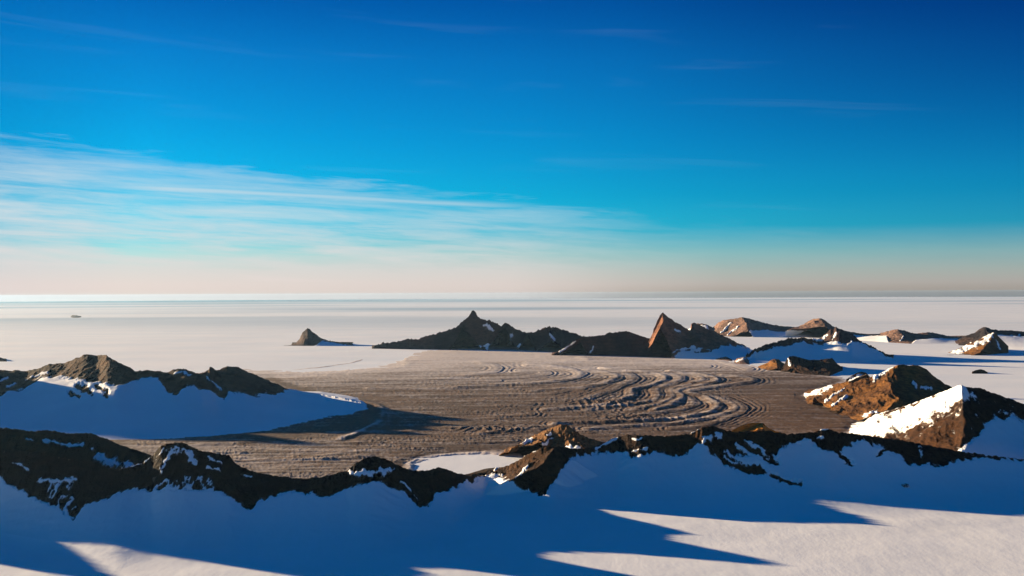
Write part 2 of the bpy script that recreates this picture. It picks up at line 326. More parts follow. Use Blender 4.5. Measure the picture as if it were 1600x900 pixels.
dirt = dirt + 0.6 * np.exp(-(seg_dist(MXw, MYw, spline(B((150, 235), (330, 300), (600, 360), (735, 392), (765, 440), (700, 490), (500, 545), (200, 595), (0, 628)), 5), 3) / 9) ** 2)
dirt = np.clip(dirt * ss(-0.2, 1.5, field), 0, 1)
MZ = MZ + np.clip(field, -6, 0) * 6 - 12 * (field < -1.5)
def moraine_material():
    m, t, b, pos = material('moraine_debris')
    a = t.node('ShaderNodeAttribute', attribute_name='debris').outputs['Fac']
    rust = t.node('ShaderNodeAttribute', attribute_name='rust').outputs['Fac']
    n = t.noise(t.mapping(pos, (1, 0.5, 1)), 0.012, 6, 0.7); n2 = t.noise(t.mapping(pos, (1, 0.4, 1)), 0.035, 4, 0.7); n3 = t.noise(pos, 0.0012, 3)
    deb = t.mix(t.ramp(n3, [(0.4, 0.0), (0.6, 1.0)]), (0.108, 0.062, 0.043), (0.150, 0.084, 0.053))
    deb = t.mix(rust, deb, (0.17, 0.085, 0.040))
    deb = t.mix(t.ramp(n2, [(0.35, 0.6), (0.6, 0.0)]), deb, (0.05, 0.036, 0.032))
    fac = t.math('ADD', a, t.math('MULTIPLY', t.math('SUBTRACT', n, 0.5), 0.75), clamp=True)
    c = t.mix(t.ramp(fac, [(0.05, 0.0), (0.95, 1.0)]), (0.60, 0.51, 0.46), deb)
    t.put(b.inputs['Base Color'], c); b.inputs['Roughness'].default_value = 0.95; b.inputs['Specular IOR Level'].default_value = 0.1
    bp = t.node('ShaderNodeBump'); bp.inputs['Strength'].default_value = 0.6; bp.inputs['Distance'].default_value = 4.0
    t.put(bp.inputs['Height'], t.math('ADD', n, t.math('MULTIPLY', n2, 0.5))); bp.inputs['Strength'].default_value = 0.4; t.l.new(bp.outputs[0], b.inputs['Normal']); return m
fc = field[:-1, :-1]
rust = ss(1080, 1280, MX) * ss(600, 670, MY)
structure(grid_mesh('moraine', WX, WY, MZ, moraine_material(), keep=(fc > -1.8), attrs={'debris': dirt, 'rust': rust}),
          'brown debris-covered glacier with folded concentric moraine bands')

# ------------------------------------------------------------------ mountains
def massif(name, label, cat, crest, dist, foot, back=900, rock=ROCK_FAR, step=1.0, rows=90, amp=30, wave=260, expo=1.25, jag=1.0, seed=1,
           spurs=(), strokes=(), base=-1.0, bottom=None, edge=6.0, mnoise=0.8, z0=0.0, thick=None, group=None, snow_name='snow_cover',
           margin=12, dsm=9, expo_of=None, sx=(1.0, 0.45), snow_mat=None, extra=None, snow_smooth=0.35, foot_len=None, field=None, shelf=None, wide=20, mids=4, warp=1.0):
    crest = P(crest); x0, x1 = crest[0, 0] - margin, crest[-1, 0] + margin
    px = np.arange(x0, x1 + step, step)
    cy = ip(px, crest); dc = smooth(ip(px, dist), dsm)
    zc = H - (cy - yh(px)) * dc / F
    jn = fbm(px / (7.0 if dc.mean() < 15000 else 3.6), px * 0 + seed, 4, seed, 0.6) * jag * 1.5
    full = jn * dc / F + zc; mid = smooth(zc, max(3, int(mids / step))); zc = smooth(zc, int(wide / step)); jag_z = full - mid; mid = mid - zc; peak = zc + mid
    ends = ss(x0, crest[0, 0], px) * ss(x1, crest[-1, 0], px)
    zc = np.where(ends < 1, zc * ends - 25 * (1 - ends), zc); peak = np.where(ends < 1, zc, peak); mid = mid * (ends >= 1)
    if foot_len is not None: df = dc - smooth(ip(px, foot_len), 61)
    else: df = H * F / (ip(px, foot) - yh(px)); df = np.minimum(df, dc - 60)
    nf = int(rows * 0.78); nb = rows - nf
    tf = np.linspace(1.12, 0, nf) ; tf = tf ** 1.12
    tb = np.linspace(0, 1.1, nb + 1)[1:]
    T = np.concatenate([-tf, tb])[:, None] * np.ones_like(px)[None]
    D = np.where(T < 0, dc + T * (dc - df), dc + T * back)
    if field:                                              # the same snow runs on as a level field towards the viewer
        D[0] = field; u = np.linspace(0, 1, 70)[:-1, None] ** 0.8
        D = np.concatenate([field + (D[1] - field) * u, D[1:]]); T = np.concatenate([np.full((69, len(px)), -1.12), T[1:]])
    PX = np.broadcast_to(px, D.shape); XX = (PX - 800) / F * D
    at = np.abs(T) if not field else np.where(T < 0, (dc - D) / (dc - df), T); e = expo if expo_of is None else expo_of(PX)
    body = np.where(T < 0, np.clip(1 - at, 0, 1) ** e, np.clip(1 - at, 0, 1) ** 1.1) - (0.25 * np.clip(at - 1, 0, 1) / 0.12 if not field else 0)
    Z = z0 + (zc - z0) * body + np.where(ends < 1, 0, jag_z) * np.exp(-at * (dc - df)[None] / (amp * 2.2)) + mid * np.exp(-at / 0.22) * np.clip(1.1 - at, 0, 1) - (8 * np.clip((at - 0.97) / 0.1, 0, 1) if not field else (z0 + 30) * (T > 0) * np.clip((at - 0.97) / 0.1, 0, 1))
    if shelf:                                              # a facet between the skyline and a second, nearer edge
        w2 = ss(shelf['x'][0], shelf['x'][0] + 10, px) * ss(shelf['x'][1], shelf['x'][1] - 45, px)
        d2 = dc - np.clip(dc - ip(px, shelf['dist']), 5, None) * w2 - 1; zc = zc + mid; z2 = H - (ip(px, shelf['line']) - yh(px)) * d2 / F; z2 = smooth(z2 * w2 + zc * (1 - w2), 5)
        f = np.clip((dc - D) / (dc - d2), 0, 1); t2 = np.clip((d2 - D) / (d2 - df), 0, 1)
        Z = np.where((T < 0) & (at < 1), np.where(D > d2, zc + (z2 - zc) * f, z2 * (1 - t2) ** expo), Z)
    for s in spurs:
        k = P(s['pts'])                                    # px, py, distance: from the crest down
        o = np.argsort(k[:, 2]); k = k[o]
        xs = np.interp(D, k[:, 2], (k[:, 0] - 800) / F * k[:, 2]); zs = np.interp(D, k[:, 2], H - (k[:, 1] - yh(k[:, 0])) * k[:, 2] / F)
        wv = 0.5 * s.get('wob', 18) * fbm(D / 160, D * 0, 3, seed + 5)
        dx = XX - xs + wv
        zz = zs - np.where(dx < 0, -dx * s.get('left', 0.6), dx * s.get('right', 1.0))
        zz = np.where((D < k[0, 2]) , zz - (k[0, 2] - D) * s.get('near', 1.0), np.where(D > k[-1, 2], zz - (D - k[-1, 2]) * s.get('far', 1.0), zz))
        Z = np.maximum(Z, zz)
    XX = XX + amp * warp * fbm(D / (wave * 0.8), XX / (wave * 1.6), 3, seed + 41) * ss(0.02, 0.2, at) * np.clip((Z - z0) / amp, 0, 1)
    PX = 800 + XX / D * F
    h = np.clip(Z - z0, 0, None)
    env = ss(0.0, 0.10, at) * np.clip(h / (amp * 1.6), 0, 1)
    small = np.clip(h / (amp * 1.2), 0, 1)
    rn = ridged(XX / (wave * sx[0]), D * sx[1] / wave, 5, seed + 11) - 0.62
    fn = fbm(XX / (wave * 0.14), D / (wave * 0.2), 3, seed + 17)
    Zr = Z + amp * (1.1 * rn * env + 0.16 * fn * small)
    pyc = yh(PX) + (H - Z) * F / D
    M = np.full(Z.shape, base)
    if bottom is not None: M = np.maximum(M, np.clip((pyc - ip(PX, bottom)) / edge, -1, 1))
    wa = fbm(PX / 12, pyc / 8, 3, seed + 29); wb = fbm(PX / 10, pyc / 7, 3, seed + 28)
    for s in strokes:
        k, pts, r = s; q = min(r, 8) if r < 12 else 3.5; d = seg_dist(PX + q * 0.9 * wa, pyc + q * 0.7 * wb, pts)
        if k == 's': M = np.maximum(M, (0.95 if r > 12 else 0.7) - 1.7 * np.clip(d / r, 0, 1))
        else: M = np.minimum(M, -1 + 2 * np.clip(d / r, 0, 1))
    if extra is not None: M = extra(PX, pyc, D, XX, M)
    M = M + mnoise * (1.2 * fbm(XX / (wave * 0.22), D / (wave * 0.55), 4, seed + 23)) * (np.abs(M) < 0.999) + 0.25 * mnoise * fbm(XX / (wave * 0.5), D / wave, 2, seed + 25) * (np.abs(M) < 0.98)
    M = np.clip(M, -1, 1)
    th = amp * 0.24 if thick is None else thick
    Zr = Z + amp * (1.1 * rn * env + 0.16 * fn * small) * (1 - 0.85 * ss(0.15, 0.95, M))
    sf = 0.12 + 0.85 * ss(0.9, -0.1, M)
    Zs = Z + amp * sf * rn * env + th * (M - 0.02) * (0.35 + 0.65 * ss(0, 0.05, at)) * np.clip(h / (th * 2) + 0.05, 0, 1) + 0.4
    if field: Zr = Zr - 25 * ss(0.6, 0.9, at) * (T < 0)
    if field: Zs = Zs + 1.6 * fbm(XX / 420, D / 300, 3, 77) * ss(0.7, 1.1, at) * (T < 0) + 3.2 * np.exp(-(((XX - 2090) * 0.66 + (D - 4215) * 0.75) / 75) ** 2) * ss(1250, 1500, XX) * (T < 0)
    i = int(np.argmax(zc)); root = bpy.data.objects.new(name, None); sc.collection.objects.link(root)
    root.location = (float((px[i] - 800) / F * dc[i]), float(dc[i]), z0)
    root['label'] = label; root['category'] = cat
    if group: root['group'] = group
    def cells(v): return v[:-1, :-1] | v[1:, :-1] | v[:-1, 1:] | v[1:, 1:]
    kr = cells(Zr > Zs - 3)
    grid_mesh('rock', XX, D, Zr, rock, parent=root, keep=kr, attrs={'cover': M})
    kp = cells(Zs > Zr - 3)
    if kp.sum() > 20:
        if field: structure(grid_mesh('snow_field', XX, D, Zs, snow_mat or SNOW_PATCHY, keep=kp, attrs={'cover': M}), 'smooth snow field in the foreground with long wedges of sunlight')
        else: grid_mesh(snow_name, XX, D, Zs, snow_mat or (SNOW_PATCHY if dc.min() < 12000 else SNOW_PATCHY_FAR), keep=kp, parent=root, attrs={'cover': M})
    return dict(PX=PX, D=D, Z=Z, px=px, dc=dc, zc=zc, root=root)

far_group = None
# far nunataks, left to right
massif('nunatak', 'tiny dark rock speck alone far out on the ice, left near the horizon', 'nunatak', [(108, 496), (113, 492.5), (119, 492.5), (128, 494.5), (140, 496.5)], [(0, 52000), (300, 52000)],
       [(100, 497.5), (140, 497.5)], 1200, step=0.5, rows=24, amp=12, wave=400, jag=0.4, margin=4, seed=31)
massif('nunatak', 'low dark outcrop at the left edge behind the left ridge', 'nunatak', [(-30, 558), (-12, 556), (2, 559), (8, 561)], [(0, 17000)], [(-30, 565), (10, 565)], 500, step=0.5, rows=30, amp=14, wave=200, seed=32, margin=5, jag=.5)
massif('nunatak', 'lone small dark pyramid peak standing on pale ice', 'nunatak',
       [(455, 538), (463, 535), (468, 529), (472.5, 519), (476, 516.5), (480, 512.5), (484, 514.5), (487, 518), (494, 522.5), (501, 528), (512, 532), (530, 535), (541, 534), (551, 537.5)], [(0, 22000)],
       [(450, 540), (500, 540.5), (550, 540)], 900, rows=50, step=0.7, amp=30, wave=330, expo=1.1, jag=0.9, seed=33, wide=6, mids=2, spurs=[dict(pts=[(480, 513, 21990), (478, 524, 21750), (474, 538, 21350)], left=2.2, right=1.2, wob=40)],
       bottom=[(450, 560), (490, 540), (500, 533), (512, 533.5), (530, 537), (550, 540)], edge=3)
massif('rock_peak', 'jagged dark massif with a thumb-shaped summit above grey plain', 'mountain',
       [(588, 539), (597, 536.5), (620, 534), (633, 530), (655, 529), (675, 522), (700, 516), (712, 512), (721, 503), (728, 499), (731, 497), (735, 489), (737, 485), (740, 484.5), (743, 488), (746, 494), (749, 496.5), (756, 499), (765, 500), (776, 505), (783, 510), (789, 505), (794, 505.5), (800, 511), (812, 516), (822, 520), (836, 518), (845, 514), (856, 511), (870, 511.5), (880, 515), (890, 519), (905, 523), (918, 528)],
       [(588, 20000), (740, 19350), (790, 19300), (850, 18900), (920, 18700)], [(588, 541.5), (650, 543), (760, 545), (850, 550), (920, 552)], 1400, rows=110, step=0.8, amp=75, wave=520, expo=1.15, jag=1.6, seed=35, wide=10, mids=3,
       spurs=[dict(pts=[(790, 505, 19290), (785, 516, 18850), (777, 530, 18350), (763, 547, 17850)], left=1.5, right=1.8, wob=30),
              dict(pts=[(825, 521, 19000), (818, 532, 18500), (808, 545, 17900)], left=0.9, right=1.5, wob=60),
              dict(pts=[(722, 503, 19420), (718, 520, 19000), (706, 538, 18500)], left=2.0, right=1.1, wob=60),
              dict(pts=[(865, 513, 18850), (860, 530, 18400), (850, 545, 17900)], left=1.1, right=1.0, wob=60)],
       strokes=[('s', [(755, 505), (768, 512), (774, 515)], 5), ('s', [(781, 522), (774, 533), (760, 544)], 4.5), ('s', [(745, 542), (764, 537)], 4), ('s', [(800, 522), (798, 534), (792, 545)], 7), ('s', [(812, 537), (803, 545)], 3), ('s', [(860, 520), (866, 530)], 3.5), ('s', [(855, 546), (868, 546)], 3)])
massif('rock_peak', 'rounded chocolate brown massif between two sharper peaks', 'mountain',
       [(868, 551), (880, 545), (890, 538), (902, 530), (915, 526), (930, 525), (944, 523.5), (952, 519), (958, 520), (972, 517.5), (984, 518.5), (995, 523), (1008, 527), (1018, 530), (1030, 536), (1040, 545)], [(868, 17600), (1040, 17300)],
       [(868, 553), (950, 556), (1040, 559)], 1100, rows=80, step=0.8, amp=50, wave=420, expo=1.0, jag=1.0, seed=37, rock=rock_material('chocolate_rock', (0.028, 0.017, 0.018), (0.07, 0.034, 0.028), (0.10, 0.042, 0.030), 0.5),
       spurs=[dict(pts=[(905, 529, 17500), (895, 540, 17200), (872, 552, 16900)], left=0.7, right=1.4, wob=50)],
       strokes=[('s', [(926, 541), (922, 550)], 3), ('s', [(898, 533), (885, 542), (874, 550)], 2.6)])
massif('rock_peak', 'tall sharp rock fang with sunlit orange left face', 'mountain',
       [(1017, 545), (1018.5, 527), (1021, 514), (1027, 501), (1031, 492), (1035.5, 487.5), (1040, 492), (1046, 497), (1055, 503), (1063, 507), (1070, 512), (1078, 516), (1080, 506), (1085, 504), (1092, 507), (1098, 510), (1106, 515), (1112, 516), (1120, 519), (1130, 525), (1140, 529), (1150, 535), (1160, 538), (1170, 544)],
       [(1015, 17000), (1036, 17000), (1080, 17400), (1170, 17800)], [(1015, 558.5), (1050, 559.5), (1170, 562)], 1300, rows=110, step=0.6, amp=60, wave=420, expo=0.95, jag=0.8, seed=39, margin=5, dsm=5, edge=5,
       rock=rock_material('russet_rock', (0.13, 0.055, 0.036), (0.27, 0.120, 0.070), (0.34, 0.145, 0.080), 0.5),
       spurs=[dict(pts=[(1035.5, 488, 16990), (1033, 505, 16850), (1031, 525, 16600), (1030, 545, 16350), (1025, 558, 16050)], left=1.9, right=1.5, wob=40)],
       bottom=[(1015, 600), (1035, 560), (1045, 557), (1060, 550), (1080, 543), (1100, 545), (1120, 541), (1140, 538), (1160, 540), (1170, 545)],
       strokes=[('s', [(1055, 515), (1062, 517)], 3), ('s', [(1050, 550), (1085, 540)], 4), ('r', [(1085, 548), (1110, 548)], 4), ('r', [(1096, 545), (1135, 536)], 5)])
massif('rock_peak', 'distant long mountain with a pink sunlit end striped by two snow gullies', 'mountain',
       [(1080, 513), (1090, 505), (1105, 507), (1113, 512), (1122, 504), (1130, 500), (1145, 498), (1160, 495.5), (1168, 497), (1185, 502), (1200, 506), (1220, 509.5), (1240, 510.5), (1252, 510.5), (1262, 512)],
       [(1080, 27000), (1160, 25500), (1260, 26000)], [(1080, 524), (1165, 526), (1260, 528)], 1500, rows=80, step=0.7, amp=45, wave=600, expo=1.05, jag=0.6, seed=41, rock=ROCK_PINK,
       spurs=[dict(pts=[(1162, 496, 25500), (1166, 505, 25000), (1170, 524, 24000)], left=0.55, right=1.3, wob=60)],
       bottom=[(1080, 507), (1105, 508), (1115, 540), (1165, 540), (1170, 515), (1200, 515), (1230, 519), (1260, 518)], edge=2.5, mnoise=0.3,
       strokes=[('s', [(1142, 504), (1126, 518)], 2.6), ('s', [(1154, 508), (1136, 522)], 2.4)])
massif('rock_peak', 'distant pink dome-shaped summit on the skyline ridge', 'mountain',
       [(1240, 513), (1255, 507), (1262, 502), (1270, 498.5), (1280, 497), (1287, 499), (1293, 504), (1300, 509), (1312, 514), (1325, 518), (1345, 521), (1375, 524), (1395, 526)],
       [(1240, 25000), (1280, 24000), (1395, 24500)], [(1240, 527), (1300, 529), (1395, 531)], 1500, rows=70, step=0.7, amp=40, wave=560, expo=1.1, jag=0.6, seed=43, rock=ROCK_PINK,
       spurs=[dict(pts=[(1282, 497.5, 24000), (1287, 503, 23700), (1290, 512, 23300)], left=0.35, right=1.0, wob=50)],
       bottom=[(1240, 516), (1280, 514), (1310, 520), (1395, 527)], edge=2.5, mnoise=0.3)
massif('rock_peak', 'dark serrated ridge above a wide shaded blue snow slope', 'mountain',
       [(1168, 553), (1178, 546), (1188, 542), (1200, 537), (1215, 533), (1226, 531), (1232, 527), (1245, 529), (1252, 526), (1262, 529), (1275, 530), (1285, 527), (1291, 521), (1297, 514), (1302, 514), (1306, 511), (1312, 513), (1318, 518), (1326, 519), (1334, 523), (1342, 531), (1350, 536), (1360, 540), (1370, 546), (1382, 552), (1392, 557)],
       [(1168, 16300), (1200, 16600), (1300, 17000), (1392, 16200)], [(1168, 560), (1250, 566), (1330, 568), (1392, 560)], 1200, rows=100, step=0.7, amp=34, wave=380, expo=1.25, jag=1.4, seed=45, rock=ROCK_FAR, margin=6, wide=70,
       spurs=[dict(pts=[(1297, 514, 17000), (1293, 521, 16920), (1286, 529, 16820)], left=0.9, right=1.2, wob=20, near=1.5)],
       bottom=[(1168, 558), (1180, 548), (1200, 545), (1215, 540), (1230, 540), (1250, 533), (1262, 536), (1285, 538), (1300, 530), (1315, 535), (1322, 537), (1330, 531), (1350, 538), (1370, 548), (1390, 558)], edge=4,
       strokes=[('s', [(1291, 523), (1283, 529), (1270, 530)], 4), ('s', [(1306, 520), (1300, 532)], 3)])
massif('rock_peak', 'far low range with a rosy lit bump in its middle', 'mountain',
       [(1330, 527), (1350, 523), (1370, 522), (1385, 518), (1393, 515.5), (1402, 514.5), (1412, 516), (1420, 519), (1430, 521), (1440, 520), (1452, 519), (1465, 521), (1480, 525), (1495, 526), (1512, 527), (1530, 528)],
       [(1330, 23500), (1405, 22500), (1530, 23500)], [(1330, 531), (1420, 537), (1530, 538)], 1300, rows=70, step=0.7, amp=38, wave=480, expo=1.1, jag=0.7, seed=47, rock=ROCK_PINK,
       spurs=[dict(pts=[(1405, 515, 22500), (1418, 522, 22200), (1425, 533, 21700)], left=0.4, right=1.2, wob=50)],
       bottom=[(1330, 525), (1385, 524), (1390, 540), (1420, 540), (1430, 530), (1460, 528), (1530, 530)], edge=2.5, mnoise=0.3,
       strokes=[('s', [(1412, 525), (1406, 532)], 2.5)])
massif('rock_peak', 'far dark range with a pale triangular left slope at right', 'mountain',
       [(1505, 528), (1515, 525), (1525, 518), (1533, 512), (1539, 510.5), (1548, 514), (1560, 516), (1580, 516.5), (1600, 518), (1640, 516), (1680, 512), (1720, 520), (1760, 530)],
       [(1505, 21500), (1540, 21000), (1760, 21500)], [(1505, 540), (1560, 545), (1640, 549), (1760, 547)], 1300, rows=80, step=0.8, amp=40, wave=480, expo=1.2, jag=0.7, seed=49, rock=ROCK_FAR,
       spurs=[dict(pts=[(1539, 511, 21000), (1545, 518, 20600), (1550, 530, 20000)], left=0.45, right=1.0, wob=40)],
       bottom=[(1505, 540), (1545, 528), (1560, 523), (1600, 525), (1760, 525)], edge=2.5, mnoise=0.3, strokes=[('s', [(1592, 522), (1588, 527)], 3)])
massif('rock_peak', 'smooth snow cone, sunlit white left flank and brown right foot', 'mountain',
       [(1484, 553), (1495, 549), (1510, 542), (1525, 533), (1538, 526), (1547, 521), (1553, 519), (1557, 523), (1561, 530), (1566, 540), (1570, 548)],
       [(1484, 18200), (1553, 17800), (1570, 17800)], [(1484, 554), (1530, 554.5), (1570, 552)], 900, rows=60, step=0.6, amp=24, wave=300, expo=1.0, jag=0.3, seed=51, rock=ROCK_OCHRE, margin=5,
       spurs=[dict(pts=[(1553, 519.5, 17800), (1545, 532, 17500), (1536, 545, 17200), (1528, 553, 16900)], left=0.42, right=1.0, wob=20)],
       base=-1, strokes=[('s', [(1490, 550), (1520, 540), (1550, 523)], 9), ('s', [(1556, 530), (1562, 545)], 3)])
# mid-distance right
massif('rock_outcrop', 'small pale sunlit hummock on the far moraine edge', 'rock outcrop', [(1118, 556), (1121, 552), (1128, 549.5), (1136, 548.5), (1140, 551), (1143, 558), (1147, 561)], [(0, 17200)],
       [(1118, 562), (1150, 565)], 250, step=0.4, rows=40, amp=12, wave=160, expo=0.7, seed=53, rock=ROCK_PINK, jag=0.4, margin=3, strokes=[('s', [(1122, 555), (1136, 552)], 5)],
       spurs=[dict(pts=[(1137, 549, 17190), (1138, 556, 16800), (1140, 563, 16400)], left=0.6, right=1.4, wob=15)])
massif('rock_outcrop', 'lower pale sunlit hummock beside the blue snow slope', 'rock outcrop', [(1146, 566), (1151, 560), (1160, 558), (1166, 558), (1169, 563), (1171, 568)], [(0, 15900)],
       [(1146, 568), (1172, 570)], 220, step=0.4, rows=36, amp=10, wave=150, expo=0.7, seed=54, rock=ROCK_PINK, jag=0.4, margin=3, strokes=[('s', [(1150, 563), (1162, 560)], 4)],
       spurs=[dict(pts=[(1165, 558, 15890), (1166, 563, 15600), (1167, 569, 15300)], left=0.5, right=1.4, wob=15)])
massif('rock_outcrop', 'small brown knoll just left of the scalloped dark ridge', 'rock outcrop', [(1188, 574), (1196, 569), (1203, 563), (1210, 560.5), (1216, 561), (1221, 566), (1230, 570), (1238, 574)], [(0, 14600)],
       [(1188, 578), (1240, 580)], 300, step=0.5, rows=40, amp=14, wave=150, expo=0.8, seed=55, rock=ROCK_OCHRE, jag=0.6, margin=4,
       spurs=[dict(pts=[(1212, 561, 14590), (1213, 568, 14200), (1215, 577, 13700)], left=0.4, right=1.2, wob=20)])
massif('rocky_ridge', 'low dark ridge with scalloped orange sunlit foot beside the moraine', 'ridge',
       [(1222, 576), (1228, 562), (1233, 557), (1240, 556), (1250, 559), (1262, 562), (1275, 562.5), (1288, 561), (1299, 559.5), (1303, 563), (1308, 569), (1314, 573)], [(1222, 13800), (1314, 14200)],
       [(1222, 581), (1260, 586), (1295, 588), (1314, 580)], 500, step=0.5, rows=70, amp=26, wave=170, expo=0.85, seed=57, rock=ROCK_NEAR, jag=0.6, margin=4,
       spurs=[dict(pts=[(x0, 566 + i * 1.2, 13900 - 30 * i), (x0 - 1, 574 + i, 13650 - 30 * i), (x0 - 2, 583 + i * .8, 13300 - 30 * i)], left=0.7, right=1.3, wob=12) for i, x0 in enumerate((1233, 1243, 1252, 1262, 1273, 1284))],
       strokes=[('s', [(1231, 560), (1233, 570)], 3)])
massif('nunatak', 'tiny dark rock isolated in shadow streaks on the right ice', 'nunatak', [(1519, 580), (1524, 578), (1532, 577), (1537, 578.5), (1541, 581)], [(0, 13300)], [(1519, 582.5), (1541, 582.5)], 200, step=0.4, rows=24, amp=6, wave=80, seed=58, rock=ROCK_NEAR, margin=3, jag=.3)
massif('rocky_knoll', 'small pale sunlit knob behind the brown hills', 'hill', [(1322, 592), (1328, 588), (1337, 583), (1345, 581), (1352, 581.5), (1356, 586), (1360, 592)], [(0, 10900)],
       [(1322, 602), (1360, 605)], 300, step=0.6, rows=40, amp=14, wave=160, expo=1.0, seed=59, rock=ROCK_OCHRE, jag=0.4, margin=4, strokes=[('s', [(1328, 592), (1345, 585)], 7)],
       spurs=[dict(pts=[(1353, 582, 10890), (1353, 592, 10600), (1350, 603, 10200)], left=0.4, right=1.3, wob=15)])
massif('rocky_knoll', 'ochre brown hills with snow gullies, dark on the right flank', 'hill',
       [(1246, 622), (1262, 615), (1285, 606), (1300, 600), (1318, 597), (1335, 598), (1350, 594), (1362, 590), (1375, 584), (1388, 577), (1398, 571.5), (1405, 570), (1418, 571), (1430, 570), (1438, 573), (1447, 577), (1455, 585), (1468, 594), (1476, 600), (1490, 606), (1500, 612)],
       [(1246, 10600), (1330, 10000), (1400, 9500), (1440, 9600), (1500, 9400)], [(1246, 627), (1275, 635), (1300, 643), (1340, 655), (1400, 662), (1450, 655), (1500, 650)], 900, step=0.7, rows=130, amp=30, wave=260, expo=1.1, seed=61, rock=ROCK_OCHRE, jag=0.9,
       spurs=[dict(pts=[(1402, 570.5, 9500), (1396, 583, 9350), (1390, 600, 9100), (1402, 622, 8700)], left=0.38, right=0.9, wob=50),
              dict(pts=[(1352, 595, 9900), (1346, 608, 9600), (1330, 622, 9300), (1312, 640, 8900)], left=0.35, right=0.9, wob=40),
              dict(pts=[(1385, 612, 9100), (1400, 620, 8800), (1380, 640, 8450), (1345, 655, 8200)], left=0.35, right=0.8, wob=40),
              dict(pts=[(1318, 600, 10100), (1300, 612, 9800), (1280, 630, 9450)], left=0.4, right=0.8, wob=40)],
       strokes=[('s', [(1250, 621), (1280, 610), (1300, 603)], 7), ('s', [(1285, 628), (1318, 606)], 3.5), ('s', [(1300, 634), (1322, 616)], 3.5), ('s', [(1365, 590), (1392, 575)], 5), ('s', [(1425, 595), (1430, 603)], 5), ('s', [(1440, 603), (1455, 605)], 4), ('s', [(1345, 650), (1368, 640), (1372, 652)], 5)])
massif('rock_peak', 'big right-hand peak with blazing white sunlit snow flank, black shaded side', 'mountain',
       [(1330, 677), (1337, 672), (1346, 662), (1360, 650), (1388, 641), (1415, 634), (1450, 621), (1470, 613), (1488, 606), (1500, 601.5), (1508, 604), (1520, 606), (1530, 606), (1545, 612), (1560, 617), (1580, 624), (1600, 632), (1640, 640), (1700, 650), (1800, 640), (1900, 660)],
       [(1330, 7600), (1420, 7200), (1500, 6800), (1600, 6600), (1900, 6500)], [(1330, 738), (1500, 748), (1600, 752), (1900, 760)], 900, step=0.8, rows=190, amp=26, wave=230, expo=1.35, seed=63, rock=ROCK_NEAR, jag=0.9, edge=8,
       shelf=dict(x=(1336, 1548), line=[(1330, 684), (1345, 686), (1360, 686), (1400, 681), (1425, 670), (1450, 657), (1470, 644), (1488, 629), (1496, 616), (1501, 604), (1520, 609), (1548, 615)], dist=[(1330, 7250), (1400, 6950), (1450, 6750), (1501, 6700)]),
       bottom=[(1330, 700), (1400, 715), (1470, 715), (1492, 704), (1508, 694), (1520, 684), (1530, 672), (1550, 652), (1580, 650), (1600, 655), (1700, 665), (1900, 680)],
       strokes=[('s', [(1342, 674), (1370, 664), (1400, 658), (1450, 637), (1494, 611)], 30), ('r', [(1385, 644), (1412, 637)], 3), ('r', [(1405, 682), (1440, 668), (1475, 648), (1496, 628)], 8), ('r', [(1500, 640), (1515, 660), (1524, 680)], 4), ('s', [(1518, 612), (1522, 618)], 5), ('s', [(1500, 615), (1502, 620)], 3), ('s', [(1560, 640), (1570, 645)], 5)])

